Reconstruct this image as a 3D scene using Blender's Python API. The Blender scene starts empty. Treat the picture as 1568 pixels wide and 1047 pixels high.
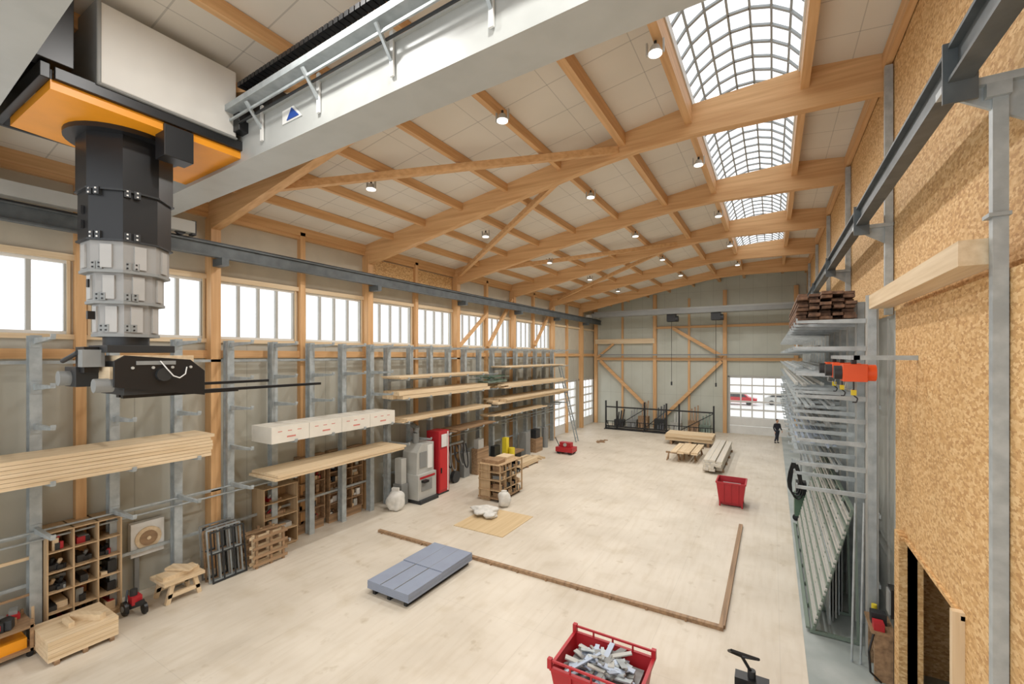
import bpy, math, random, bmesh
from mathutils import Vector, Matrix
random.seed(7)
R=random.random
def U(a,b): return a+(b-a)*R()
# ------------------------------------------------------------------ materials
def lin(c):
    return tuple(((x/255)/12.92 if x/255<=0.04045 else ((x/255+0.055)/1.055)**2.4) for x in c)+(1,)
def newmat(name,rough=.6,metal=0):
    m=bpy.data.materials.new(name); m.use_nodes=True
    nt=m.node_tree; b=nt.nodes['Principled BSDF']
    b.inputs['Roughness'].default_value=rough; b.inputs['Metallic'].default_value=metal
    return m,nt,b
def noisecol(name,c1,c2,scale=(4,4,4),rough=.6,metal=0,detail=4,lo=.35,hi=.65,bump=0):
    m,nt,b=newmat(name,rough,metal); N=nt.nodes; L=nt.links
    tc=N.new('ShaderNodeTexCoord'); mp=N.new('ShaderNodeMapping'); mp.inputs['Scale'].default_value=scale
    no=N.new('ShaderNodeTexNoise'); no.inputs['Scale'].default_value=1; no.inputs['Detail'].default_value=detail
    cr=N.new('ShaderNodeValToRGB'); cr.color_ramp.elements[0].position=lo; cr.color_ramp.elements[1].position=hi
    cr.color_ramp.elements[0].color=lin(c1); cr.color_ramp.elements[1].color=lin(c2)
    L.new(tc.outputs['Object'],mp.inputs[0]); L.new(mp.outputs[0],no.inputs['Vector']); L.new(no.outputs['Fac'],cr.inputs[0]); L.new(cr.outputs[0],b.inputs['Base Color'])
    if bump:
        bp=N.new('ShaderNodeBump'); bp.inputs['Strength'].default_value=bump; bp.inputs['Distance'].default_value=.01
        L.new(no.outputs['Fac'],bp.inputs['Height']); L.new(bp.outputs[0],b.inputs['Normal'])
    return m
def plain(name,c,rough=.5,metal=0):
    d=tuple(max(0,int(x*.965)) for x in c)
    return noisecol(name,d,c,(2,2,2),rough,metal,3,.3,.6)
def seamed(name,c1,c2,seams,scale=(.6,.6,.6),rough=.6,dark=.62,detail=5,grain=None):
    m=noisecol(name,c1,c2,scale,rough,0,detail); nt=m.node_tree;N=nt.nodes;L=nt.links
    b=N['Principled BSDF']; tc=[n for n in N if n.type=='TEX_COORD'][0]
    src=b.inputs['Base Color'].links[0].from_socket
    sx=N.new('ShaderNodeSeparateXYZ'); L.new(tc.outputs['Object'],sx.inputs[0])
    def mul(fac,src,col):
        mx=N.new('ShaderNodeMix');mx.data_type='RGBA';mx.blend_type='MULTIPLY';mx.inputs[7].default_value=col
        L.new(fac,mx.inputs[0]); L.new(src,mx.inputs[6]); return mx.outputs[2]
    if grain:
        for sc,lo,hi,col in grain:
            mp=N.new('ShaderNodeMapping');mp.inputs['Scale'].default_value=sc;no=N.new('ShaderNodeTexNoise');no.inputs['Scale'].default_value=1;no.inputs['Detail'].default_value=6
            mr=N.new('ShaderNodeMapRange');mr.inputs[1].default_value=lo;mr.inputs[2].default_value=hi
            L.new(tc.outputs['Object'],mp.inputs[0]);L.new(mp.outputs[0],no.inputs['Vector']);L.new(no.outputs['Fac'],mr.inputs[0]);src=mul(mr.outputs[0],src,col)
    for ax,per,w,off in seams:
        a=N.new('ShaderNodeMath');a.operation='ADD';a.inputs[1].default_value=off+1000*per; L.new(sx.outputs['XYZ'.index(ax)],a.inputs[0])
        d=N.new('ShaderNodeMath');d.operation='DIVIDE';d.inputs[1].default_value=per; L.new(a.outputs[0],d.inputs[0])
        f=N.new('ShaderNodeMath');f.operation='FRACT'; L.new(d.outputs[0],f.inputs[0])
        l=N.new('ShaderNodeMath');l.operation='LESS_THAN';l.inputs[1].default_value=w/per; L.new(f.outputs[0],l.inputs[0])
        src=mul(l.outputs[0],src,(dark,dark,dark,1))
    L.new(src,b.inputs['Base Color']); return m
def wood(name,c1,c2,ax,rough=.55):
    sc={'X':(.5,11,11),'Y':(11,.5,11),'Z':(11,11,.5)}[ax]
    return noisecol(name,c1,c2,sc,rough,0,6,.3,.7)
GL1,GL2=(198,152,102),(222,180,130)
gX,gY,gZ=[wood('glulam_'+a,GL1,GL2,a) for a in 'XYZ']
PL1,PL2=(206,180,142),(228,207,174)
pX,pY,pZ=[wood('pine_'+a,PL1,PL2,a) for a in 'XYZ']
oldw=wood('old_wood',(124,98,72),(172,140,106),'Y'); brn=wood('brown_planks',(78,56,42),(134,100,76),'Y',.7)
shelfw=wood('shelf_wood',(168,140,104),(196,168,132),'Z')
def osb():
    m,nt,b=newmat('osb_board',.65);N=nt.nodes;L=nt.links
    tc=N.new('ShaderNodeTexCoord');mp=N.new('ShaderNodeMapping');mp.inputs['Scale'].default_value=(11,9,19)
    no=N.new('ShaderNodeTexNoise');no.inputs['Scale'].default_value=2.6;no.inputs['Detail'].default_value=2
    ad=N.new('ShaderNodeMix');ad.data_type='RGBA';ad.blend_type='ADD';ad.inputs[0].default_value=.9
    vo=N.new('ShaderNodeTexVoronoi');vo.inputs['Scale'].default_value=1.6
    sp=N.new('ShaderNodeSeparateColor');cr=N.new('ShaderNodeValToRGB')
    e=cr.color_ramp.elements; e[0].color=lin((182,138,86));e[1].color=lin((226,192,140));e[0].position=.05;e[1].position=.95
    k=e.new(.45);k.color=lin((206,164,108))
    L.new(tc.outputs['Object'],mp.inputs[0]);L.new(mp.outputs[0],ad.inputs[6]);L.new(mp.outputs[0],no.inputs['Vector']);L.new(no.outputs['Color'],ad.inputs[7])
    L.new(ad.outputs[2],vo.inputs['Vector']);L.new(vo.outputs['Color'],sp.inputs[0]);L.new(sp.outputs[0],cr.inputs[0]);L.new(cr.outputs[0],b.inputs['Base Color'])
    return m
OSB=osb()
FLOOR=seamed('floor_boards',(202,192,175),(218,209,193),[('X',2.5,.014,0),('Y',5,.014,0)],(.45,.45,.45),.5,.9,8,
   grain=[((7,.9,1),.45,.75,(.92,.90,.87,1)),((1.1,1.3,1),.54,.72,(.91,.89,.85,1)),((2.3,2,1),.64,.74,(.80,.76,.70,1))])
CONC=noisecol('concrete_floor',(152,160,157),(176,182,179),(1,1,1),.5,0,6)
CEIL=seamed('ceiling_panel',(212,206,194),(221,215,204),[('Y',1.22,.03,0),('X',2.0,.02,0)],(.4,.4,.4),.7,.72)
WALLP=seamed('wall_panel',(176,174,161),(184,182,170),[('Y',1.0,.03,0)],(.5,.5,.5),.6,.78)
WALLU=plain('wall_board_beige',(196,188,170),.7)
FWALL=seamed('end_wall_panel',(184,187,175),(194,197,186),[('X',1.0,.03,0),('Z',3.0,.03,0)],(.5,.5,.5),.6,.82)
GREYP=plain('grey_panel',(168,170,163),.6)
galv=noisecol('galvanised_steel',(156,163,165),(177,184,185),(5,5,5),.45,.2)
galvD=noisecol('crane_rail_steel',(84,90,92),(100,106,108),(3,3,3),.5,.3)
white=plain('white_paint',(226,226,222),.45); lgrey=plain('light_grey_paint',(182,182,176),.45); mgrey=plain('grey_paint',(136,138,136),.5)
mastg=plain('mast_grey',(150,149,146),.4); mastp=plain('mast_plate_grey',(172,170,166),.4)
girder=plain('girder_paint',(176,178,174),.4); barm=plain('skylight_bar',(160,165,166),.5)
black=plain('black_paint',(24,25,27),.38); dark=plain('dark_steel',(54,56,58),.45,.3)
orange=plain('orange_paint',(244,160,30),.4); horange=plain('hoist_orange',(228,84,28),.4); red=plain('red_paint',(176,36,44),.42)
green=plain('green_paint',(84,112,92),.5); blue=plain('blue_grey_sheet',(140,149,166),.6); yellow=plain('yellow_paint',(220,200,50),.5)
ggreen=plain('grey_green_steel',(118,132,120),.5)
skyblue=plain('sign_blue',(30,70,150),.5); cloth=noisecol('white_sack',(200,198,190),(224,221,214),(5,5,5),.9,0,4,.3,.7,.6)
tarp=noisecol('white_tarpaulin',(206,205,200),(220,219,213),(1.2,1.2,.8),.5,0,2,.3,.7,.5)
skin_m=plain('skin',(205,160,130),.6); jacket=plain('dark_jacket',(40,42,50),.8); hairm=plain('hair',(50,36,26),.8); jeans=plain('dark_trousers',(48,52,64),.8)
wrap=plain('white_wrapped_board',(226,221,209),.5); pinkm=plain('print_red',(208,132,120),.6); redoor=plain('red_door',(196,42,46),.4)
ply=wood('plywood',(198,172,130),(212,188,148),'Y'); bleach=wood('bleached_timber',(196,192,184),(218,208,188),'Y')
bluew=plain('pale_blue_metal',(168,180,196),.4,.2)
def glass():
    m=bpy.data.materials.new('window_glass');m.use_nodes=True;nt=m.node_tree;N=nt.nodes;L=nt.links;N.clear()
    o=N.new('ShaderNodeOutputMaterial');t=N.new('ShaderNodeBsdfTransparent');g=N.new('ShaderNodeBsdfGlossy');g.inputs['Roughness'].default_value=.1
    mx=N.new('ShaderNodeMixShader');mx.inputs[0].default_value=.04;L.new(t.outputs[0],mx.inputs[1]);L.new(g.outputs[0],mx.inputs[2]);L.new(mx.outputs[0],o.inputs[0]);return m
GLASS=glass()
def emis(name,c,s):
    m,nt,b=newmat(name,.4);b.inputs['Base Color'].default_value=lin(c);b.inputs['Emission Color'].default_value=lin(c);b.inputs['Emission Strength'].default_value=s;return m
LAMP=emis('lamp_lens',(255,252,245),2.0)
# ------------------------------------------------------------------ builder
class B:
    def __init__(s): s.v=[];s.f=[];s.mi=[];s.mats=[];s.sm=[]
    def _m(s,mat):
        if mat not in s.mats: s.mats.append(mat)
        return s.mats.index(mat)
    def add(s,vs,fs,mat,smooth=False):
        k=len(s.v);s.v+= [tuple(v) for v in vs];i=s._m(mat)
        for f in fs: s.f.append(tuple(k+j for j in f));s.mi.append(i);s.sm.append(smooth)
        return s
    BF=[(0,3,2,1),(4,5,6,7),(0,1,5,4),(1,2,6,5),(2,3,7,6),(3,0,4,7)]
    def box(s,x0,x1,y0,y1,z0,z1,mat):
        return s.add([(x0,y0,z0),(x1,y0,z0),(x1,y1,z0),(x0,y1,z0),(x0,y0,z1),(x1,y0,z1),(x1,y1,z1),(x0,y1,z1)],B.BF,mat)
    def rbox(s,c,sz,ang,mat,tilt=0):
        M=Matrix.Translation(c)@Matrix.Rotation(ang,4,'Z')@Matrix.Rotation(tilt,4,'Y')
        x,y,z=[q/2 for q in sz]
        vs=[(-x,-y,-z),(x,-y,-z),(x,y,-z),(-x,y,-z),(-x,-y,z),(x,-y,z),(x,y,z),(-x,y,z)]
        return s.add([M@Vector(v) for v in vs],B.BF,mat)
    def beam(s,p,q,w,h,mat,up=(0,0,1)):
        p,q=Vector(p),Vector(q);d=(q-p).normalized();up=Vector(up)
        if abs(d.dot(up))>.98: up=Vector((0,1,0))
        a=d.cross(up).normalized()*w/2;b=a.cross(d).normalized()*h/2
        return s.add([p-a-b,p+a-b,p+a+b,p-a+b,q-a-b,q+a-b,q+a+b,q-a+b],B.BF,mat)
    def cyl(s,p,q,r,mat,n=12,r2=None,rot=0):
        p,q=Vector(p),Vector(q);d=(q-p).normalized();up=Vector((0,0,1)) if abs(d.z)<.95 else Vector((1,0,0))
        a=d.cross(up).normalized();b=a.cross(d);r2=r if r2 is None else r2
        vs=[];
        for c,rr in((p,r),(q,r2)):
            for i in range(n):
                t=2*math.pi*i/n+rot;vs.append(c+a*math.cos(t)*rr+b*math.sin(t)*rr)
        s.add(vs,[(i,(i+1)%n,n+(i+1)%n,n+i) for i in range(n)],mat,n>8);return s.add(vs,[tuple(range(n))[::-1],tuple(range(n,2*n))],mat)
    def tube(s,pts,r,mat,n=8):
        for p,q in zip(pts,pts[1:]): s.cyl(p,q,r,mat,n)
        return s
    def prism(s,poly,ax,a,b,mat):
        n=len(poly)
        def P(u,v,w): return {'X':(w,u,v),'Y':(u,w,v),'Z':(u,v,w)}[ax]
        vs=[P(u,v,a) for u,v in poly]+[P(u,v,b) for u,v in poly]
        return s.add(vs,[(i,(i+1)%n,n+(i+1)%n,n+i) for i in range(n)]+[tuple(range(n))[::-1],tuple(range(n,2*n))],mat)
    def blob(s,c,r,mat,seed=0,n=16,m=10,lump=.18):
        rg=random.Random(seed);ph=[rg.uniform(0,6) for _ in range(6)]
        vs=[]
        for j in range(m+1):
            th=math.pi*j/m
            for i in range(n):
                p=2*math.pi*i/n
                k=1+lump*(math.sin(3*p+ph[0]+2*th)*.5+math.sin(5*p+ph[1])*.35+math.sin(7*p+3*th+ph[3])*.25+math.sin(4*th+ph[2]+p)*.4)*math.sin(th)
                z=math.cos(th)
                if z<0: z*=.9
                x=abs(math.sin(th))**.6
                vs.append((c[0]+r[0]*k*x*math.cos(p),c[1]+r[1]*k*x*math.sin(p),max(c[2]-r[2]*.85,c[2]+r[2]*z*(1+(k-1)*.6))))
        fs=[(j*n+i,(j+1)*n+i,(j+1)*n+(i+1)%n,j*n+(i+1)%n) for j in range(m) for i in range(n)]
        return s.add(vs,fs,mat,True)
    def make(s,name,parent=None,bevel=0,xf=None):
        me=bpy.data.meshes.new(name)
        if xf is not None: s.v=[tuple(xf@Vector(v)) for v in s.v]
        xs=[v[0] for v in s.v];ys=[v[1] for v in s.v];zs=[v[2] for v in s.v]
        o=Vector(((min(xs)+max(xs))/2,(min(ys)+max(ys))/2,min(zs)))
        me.from_pydata([tuple(Vector(v)-o) for v in s.v],[],s.f)
        for m in s.mats: me.materials.append(m)
        me.polygons.foreach_set('material_index',s.mi);me.polygons.foreach_set('use_smooth',s.sm);me.update()
        bm=bmesh.new();bm.from_mesh(me);bmesh.ops.recalc_face_normals(bm,faces=bm.faces);bm.to_mesh(me);bm.free()
        ob=bpy.data.objects.new(name,me);bpy.context.collection.objects.link(ob);ob.location=o
        if bevel:
            md=ob.modifiers.new('bevel','BEVEL');md.width=bevel;md.segments=2;md.limit_method='ANGLE'
        if parent:
            ob.parent=parent;ob.matrix_parent_inverse=parent.matrix_basis.inverted()
        return ob
def empty(name,loc=(0,0,0)):
    e=bpy.data.objects.new(name,None);bpy.context.collection.objects.link(e);e.location=loc;return e

# ------------------------------------------------------------------ dimensions
XL,XR,YN,YF=-15.05,2.3,-3.0,41.3
COLS=[1.0,7.05,13.1,19.2,25.3,31.4,37.5]; THIN=[4.03,10.07,16.1,22.25,28.35,34.45]
def ztop(x):
    pts=[(-15.3,11.1),(-3.5,13.15),(-1.9,13.4),(.6,13.55),(2.6,13.35)]
    for (a,za),(b,zb) in zip(pts,pts[1:]):
        if x<=b: return za+(zb-za)*(x-a)/(b-a)
    return pts[-1][1]
B().box(XL-.3,.62,YN,YF+.2,-.2,0,FLOOR).make('floor')
B().box(.62,XR+2.8,YN,YF+.2,-.2,-.005,CONC).make('floor_concrete')
# left wall
wl=B()
wl.box(XL-.2,XL,YN,31.9,0,7.02,WALLP)
WIN=[]
allp=sorted(COLS+THIN)
for a,b in zip([-2.0]+allp,allp+[YF]):
    lo,hi=a+.22,b-.22
    if hi<31.4: WIN.append((lo,hi))
wl.box(XL-.2,XL,31.9,YF,4.3,7.02,WALLP)
wl.box(XL-.2,XL,36.7,37.3,0,4.3,WALLP); wl.box(XL-.2,XL,41.0,YF,0,4.3,WALLP)
y=YN
for lo,hi in WIN:
    wl.box(XL-.2,XL,y,lo,7.02,8.85,WALLU); y=hi
wl.box(XL-.2,XL,y,YF,7.02,8.85,WALLU)
wl.box(XL-.2,XL,YN,YF,8.85,11.15,WALLU)
wl.make('wall_left')
for i,(lo,hi) in enumerate(WIN):
    w=B();x=XL-.06
    w.box(x-.05,x+.05,lo,hi,7.02,7.10,white).box(x-.05,x+.05,lo,hi,8.77,8.85,white)
    n=4
    for k in range(n+1):
        yy=lo+(hi-lo)*k/n
        t=.045
        w.box(x-.05,x+.05,max(lo,yy-t),min(hi,yy+t),7.1,8.77,lgrey)
    w.box(x-.008,x+.008,lo+.02,hi-.02,7.1,8.77,GLASS)
    w.box(XL-.02,XL+.05,lo-.06,lo,7.0,8.87,pZ).box(XL-.02,XL+.05,hi,hi+.06,7.0,8.87,pZ)
    w.make('window_%d'%(i+1))
st=B()
for y in COLS:
    st.box(XL,XL+.36,y-.14,y+.14,0,10.7,gZ)
for y in THIN:
    st.box(XL,XL+.2,y-.1,y+.1,0,11.0,gZ)
st.make('timber_columns')
t=B()
t.box(XL,XL+.14,YN,YF,6.42,6.66,gY); t.box(XL,XL+.1,YN,31.5,6.9,7.02,pY); t.box(XL,XL+.1,YN,YF,8.85,9.0,pY)
t.box(XL,XL+.16,YN,YF,10.75,11.05,gY)
t.make('trim_1')
g=B(); g.box(XL+.01,XL+.06,13.3,19.0,9.6,10.7,OSB); g.make('trim_2')
br=B()
br.beam((XL+.25,22.2,7.0),(XL+.25,25.1,10.2),.16,.2,gY);br.beam((XL+.25,19.4,7.0),(XL+.25,22.1,9.0),.14,.18,gY)
br.beam((XL+.25,28.3,7.2),(XL+.25,31.2,10.2),.16,.2,gY)
br.make('wall_braces')
B().box(XR,XR+.2,YN,YF,7.4,13.45,OSB).make('wall_right')
r=B()
r.box(2.12,2.26,YN,7.9,0,7.4,OSB).box(2.12,2.26,7.9,10.6,3.1,7.4,OSB).box(2.12,2.26,10.6,11.5,0,7.4,OSB)
r.make('wall_right_lower')
r=B();r.box(XR,XR+.2,11.5,YF,0,7.4,GREYP);r.box(2.12,2.3,11.5,11.6,0,7.4,GREYP)
y=13.0
while y<41: r.box(XR-.03,XR,y,y+.12,0,7.4,lgrey);y+=3.03
r.make('wall_right_panel')
r=B();r.box(4.6,4.8,6,12,0,4,OSB).box(2.3,4.8,12,12.2,0,4,OSB).box(2.3,4.8,6,12.2,4,4.1,OSB).box(2.3,4.8,5.8,6,0,4,OSB);r.make('wall_annex')
r=B();r.box(2.0,2.34,7.8,7.9,0,3.2,pZ).box(2.0,2.34,10.6,10.95,0,3.2,OSB).box(2.08,2.34,7.8,10.75,3.1,3.16,OSB);r.make('door_frame_opening')
r=B()
for k,(yy,tt) in enumerate([(8.3,.5),(8.8,.4),(9.3,.55),(9.9,.3),(10.3,.42)]):
    r.beam((2.7+tt*.4,yy,0),(3.7,yy+.4,2.7+tt),.2,.06,pZ if k%2 else oldw)
r.box(2.5,3.1,9.6,10.3,0,.8,dark)
r.make('leaning_boards')
B().box(XL-.2,-3.2,YF,YF+.2,0,13.4,FWALL).box(-3.2,1.15,YF,YF+.2,4.75,13.4,FWALL).box(1.15,XR+.2,YF,YF+.2,0,13.4,FWALL).make('wall_back')
fb=B();yb=YF-.12
for x,w in((-14.8,.3),(-9.2,.3),(-3.45,.3),(1.6,.3)): fb.box(x-w/2,x+w/2,yb-.15,YF,0,12,gZ)
for x in (-12.2,-6.3): fb.box(x-.09,x+.09,yb,YF,0,11.5,gZ)
fb.box(-14.8,2,yb-.1,YF,6.05,6.3,gX);fb.box(-14.8,-9.2,yb-.2,YF,7.6,8.05,pX);fb.box(-9.2,2,yb-.02,YF,8.9,9.1,gX)
fb.beam((-14.3,yb-.15,6.0),(-10.0,yb-.15,1.9),.2,.28,gX);fb.beam((-3.7,yb-.15,6.0),(-8.8,yb-.15,.6),.2,.28,gX)
fb.beam((-7.6,yb-.15,8.9),(-3.6,yb-.15,6.4),.2,.28,gX);fb.beam((-14.6,yb-.15,6.3),(-13.0,yb-.15,7.6),.18,.2,gX)
fb.box(-14.2,2,yb-.6,yb-.5,6.5,6.62,mgrey)
fb.make('wall_timber_frame')
def secdoor(name,ax,a,b,pos,h,rows,glz,cols):
    d=B()
    def bx(u0,u1,z0,z1,dep,mat,off=0):
        if ax=='Y': d.box(u0,u1,pos-dep+off,pos+off,z0,z1,mat)
        else: d.box(pos+off,pos+dep+off,u0,u1,z0,z1,mat)
    hh=h/rows
    for r_ in range(rows):
        z0=r_*hh;z1=z0+hh
        if r_ in glz:
            bx(a,b,z0,z0+.07,.06,white);bx(a,b,z1-.07,z1,.06,white)
            for k in range(cols+1):
                u=a+(b-a)*k/cols;bx(max(a,u-.05),min(b,u+.05),z0+.07,z1-.07,.06,white)
            bx(a,b,z0+.07,z1-.07,.01,GLASS,-.02 if ax=='Y' else .02)
        else: bx(a,b,z0+.01,z1-.01,.06,white)
    bx(a-.12,a,0,h+.1,.12,lgrey);bx(b,b+.12,0,h+.1,.12,lgrey);bx(a-.12,b+.12,h,h+.15,.12,lgrey)
    d.make(name)
secdoor('door_1','Y',-3.1,1.05,YF+.02,4.7,7,(2,3,4,5,6),5)
secdoor('door_2','X',32.0,36.6,XL-.08,4.25,6,(1,2,3,4,5),4)
secdoor('door_3','X',37.4,40.9,XL-.08,4.25,6,(1,2,3,4,5),4)
yard=plain('pale_yard',(214,214,210),.7)
yd=B();yd.box(-60,40,YF+.3,90,-.3,-.1,yard);yd.make('ground_yard')
def car(name,x,y,m):
    s=B();s.prism([(x,.25),(x+4.2,.25),(x+4.25,.75),(x+3.3,.95),(x+2.7,1.45),(x+1.0,1.45),(x+.3,.95),(x-.05,.8)],'Y',y,y+1.7,m)
    s.prism([(x+1.05,1.38),(x+.55,.98),(x+3.1,.98),(x+2.65,1.38)],'Y',y-.01,y,dark)
    for dx in(.8,3.3): s.cyl((x+dx,y-.02,.21),(x+dx,y+.2,.21),.31,black,16);s.cyl((x+dx,y+1.5,.21),(x+dx,y+1.72,.21),.31,black,16)
    s.make(name)
car('parked_car',-6.0,66,red);car('parked_car',-.9,68,lgrey)
# ------------------------------------------------------------------ roof
def roofslab(x0,x1,y0,y1,name):
    r=B();xs=[x0]+[x for x in(-3.5,) if x0<x<x1]+[x1]
    poly=[(x,ztop(x)) for x in xs]+[(x,ztop(x)+.25) for x in reversed(xs)]
    r.prism(poly,'Y',y0,y1,CEIL);return r.make(name)
roofslab(XL-.3,-1.95,YN,YF+.2,'ceiling');roofslab(.62,XR+.3,YN,YF+.2,'ceiling_right')
SK0,SK1=YN,34.6
roofslab(-1.95,.62,SK1,YF+.2,'ceiling_end')
bot=[(-15.0,10.3),(-8.1,11.68),(-4.6,12.34),(-3.4,12.5),(-2,12.58),(XR-.02,12.52)]
for y in COLS:
    top=[(x,ztop(x)) for x in (XR-.02,.6,-1.9,-3.5,-15.0)]
    B().prism(bot+top,'Y',y-.13,y+.13,gX).make('glulam_beam')
pur=B();PX=[-3.85,-5.9,-7.9,-9.8,-11.6,-13.3]
for a,b in zip([YN]+COLS,COLS+[YF]):
    bb=b-.13 if b<YF else b
    for x in PX:
        w,h=(.1,.36) if x==-3.85 else (.07,.26)
        z=ztop(x)
        pur.box(x-w,x+w,a+.13,bb,z-h,z+.0,gY)
    for x in (-2.0,.68):
        z=ztop(x);pur.box(x-.09,x+.09,a+.13,bb,z-.5,z+.02,gY)
    z=ztop(-14.85);pur.box(-15.0,-14.85,a+.13,bb,z-.3,z,gY)
    pur.box(2.15,2.28,a+.13,bb,12.95,13.35,gY)
pur.make('roof_purlins')
rb=B()
def zb(x,d=.5): return ztop(x)-d
zz=[(-12.3,7.2,-4.0,13.0),(-5.9,13.2,-14.6,19.1),(-13.6,19.3,-4.5,25.2),(-4.6,25.4,-14.3,31.3)]
for x0,y0,x1,y1 in zz: rb.beam((x0,y0,zb(x0,.42)),(x1,y1,zb(x1,.42)),.16,.2,gX)
rb.beam((-14.8,.9,zb(-14.8,.42)),(-6,6.9,zb(-6,.42)),.16,.2,gX)
rb.make('roof_braces')
# skylight
cx=(-1.95+.62)/2;hw=(.62+1.95)/2
def arch(k,n=8,dz=0):
    ang=(k/n-.5)*2*1.05
    Rr=hw/math.sin(1.05)
    return (cx+Rr*math.sin(ang),13.58+Rr*(math.cos(ang)-math.cos(1.05))+dz)
sk=B();n=7
yy=SK0
while yy<=SK1+.01:
    for k in range(n):
        (xa,za),(xb,zb_)=arch(k,n),arch(k+1,n)
        sk.beam((xa,yy,za),(xb,yy,zb_),.075,.05,barm)
    yy+=.62
for k in range(n+1):
    x,z=arch(k,n);sk.box(x-.025,x+.025,SK0,SK1,z-.025,z+.025,barm)
pane=[arch(k,n,.01) for k in range(n+1)]
for k in range(n):
    (xa,za),(xb,zb_)=pane[k],pane[k+1]
    sk.add([(xa,SK0,za),(xb,SK0,zb_),(xb,SK1,zb_),(xa,SK1,za)],[(0,1,2,3)],GLASS)
sk.box(-2.0,-1.88,SK0,SK1,13.38,13.62,white);sk.box(.55,.67,SK0,SK1,13.5,13.62,white)
sk.add([(arch(k,n)[0],SK1,arch(k,n)[1]) for k in range(n+1)]+[(.62,SK1,13.4),(-1.95,SK1,13.3)],[tuple(range(n+3))],white)
sk.make('skylight')
for y in (3.1,9.2,15.3,21.4,27.5,33.6):
    for x in (-2.05,-5.7,-10.3):
        z=ztop(x)-(.5 if x>-3 else .27)
        l=B();l.cyl((x,y,z),(x,y,z-.1),.03,dark,8);l.cyl((x,y,z-.1),(x,y,z-.24),.08,lgrey,16,.14);l.cyl((x,y,z-.24),(x,y,z-.27),.135,LAMP,16)
        l.box(x-.18,x-.15,y-.03,y+.03,z-.26,z,lgrey);l.box(x+.15,x+.18,y-.03,y+.03,z-.26,z,lgrey)
        lm=l.make('high_bay_lamp')
        ld=bpy.data.lights.new('lamp_light','AREA');ld.shape='DISK';ld.size=.4;ld.energy=180;ld.color=(1,.98,.95);ld.spread=math.radians(170)
        lo=bpy.data.objects.new('lamp_light',ld);bpy.context.collection.objects.link(lo);lo.location=(x,y,z-.3)
        lo.parent=lm;lo.matrix_parent_inverse=lm.matrix_basis.inverted()
# ------------------------------------------------------------------ crane rails
def rail(x,name):
    r=B();r.box(x-.1,x+.1,YN,YF-.2,9.42,9.46,galvD);r.box(x-.1,x+.1,YN,YF-.2,9.78,9.82,galvD);r.box(x-.02,x+.02,YN,YF-.2,9.46,9.78,galvD);r.box(x-.03,x+.03,YN,YF-.2,9.82,9.88,dark)
    sgn=-1 if x<0 else 1
    for y in COLS:
        if sgn<0: r.box(XL+.37,x+.16,y-.1,y+.1,9.2,9.42,galvD)
        else:
            yy=y-.45;r.box(x-.14,XR-.02,yy-.1,yy+.1,9.34,9.42,galv);r.prism([(x-.1,9.34),(XR-.02,9.34),(XR-.02,8.9)],'Y',yy-.02,yy+.02,galv)
            r.box(x-.14,x+.14,yy-.14,yy-.11,9.2,9.85,galvD)
    r.make(name)
rail(-14.3,'crane_rail');rail(1.72,'crane_rail')
sp=B()
for y in COLS:
    yy=y-.45
    if yy<11:
        sp.box(1.99,2.11,yy-.05,yy+.05,0,9.34,galv);sp.box(1.95,2.12,yy-.09,yy+.09,7.95,7.99,galv);sp.box(1.93,2.12,yy-.1,yy+.1,9.2,9.34,galv)
    else: sp.box(2.14,2.28,yy-.06,yy+.06,7.4,12.9,galv)
sp.make('steel_posts')
B().box(1.76,2.11,6.68,11.9,7.48,7.76,pY).make('timber_ledge')
# ------------------------------------------------------------------ bridge crane (slightly crabbed on its rails)
PIV=Vector((-14.3,3.6,0));CX=Matrix.Translation(PIV)@Matrix.Rotation(math.radians(-2.3),4,'Z')@Matrix.Translation(-PIV)
cr=B();GY0,GY1,GZ0,GZ1=5.0,5.6,10.3,11.0
for (ya,yb_) in((GY0,GY1),(1.3,1.95)):
    cr.box(-14.15,1.75,ya,yb_,GZ0,GZ1,girder);cr.box(-14.15,1.75,ya-.04,yb_+.04,GZ0-.03,GZ0,girder);cr.box(-14.15,1.75,ya-.04,yb_+.04,GZ1,GZ1+.03,girder)
cr.box(-14.15,1.75,5.24,5.32,GZ1+.03,GZ1+.12,dark)
for x in (-14.3,1.72):
    cr.box(x-.17,x+.17,.9,6.2,9.95,10.27,lgrey)
    for y in (1.2,5.9): cr.cyl((x-.06,y,9.98),(x+.06,y,9.98),.12,dark,16)
    for y in (.9,6.2): cr.box(x-.12,x+.12,y-.05,y+.05,9.9,10.3,dark)
cr.box(-13.9,1.6,4.66,4.9,11.14,11.17,galv);cr.box(-13.9,1.6,4.66,4.68,11.17,11.25,galv);cr.box(-13.9,1.6,4.88,4.9,11.17,11.25,galv)
cr.box(-13.9,1.6,4.74,4.77,10.98,11.02,galv);cr.box(-13.9,1.6,4.82,4.85,10.92,10.95,dark)
x=-13.5
while x<1.5:
    cr.beam((x,4.97,10.72),(x,4.68,11.1),.05,.05,galv);cr.box(x-.035,x+.035,4.95,4.985,10.5,11.15,white)
    x+=1.75
x=-8.6
while x<-3.8:
    cr.box(x,x+.1,4.7,4.86,11.18,11.28,black);x+=.125
for k in range(14):
    a=k/13*math.pi;cr.rbox((-3.75+.16*math.sin(a),4.78,11.38-.15*math.cos(a)),(.08,.15,.08),0,black)
x=-8.6
while x<-3.7: cr.box(x,x+.1,4.7,4.86,11.48,11.56,black);x+=.125
cr.prism([(-7.6,10.62),(-7.0,10.62),(-7.25,10.86),(-7.6,10.86)],'Y',4.985,4.998,white);cr.prism([(-7.45,10.65),(-7.08,10.65),(-7.3,10.84)],'Y',4.975,4.985,skyblue)
cr.make('bridge_crane',None,0,CX)
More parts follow.
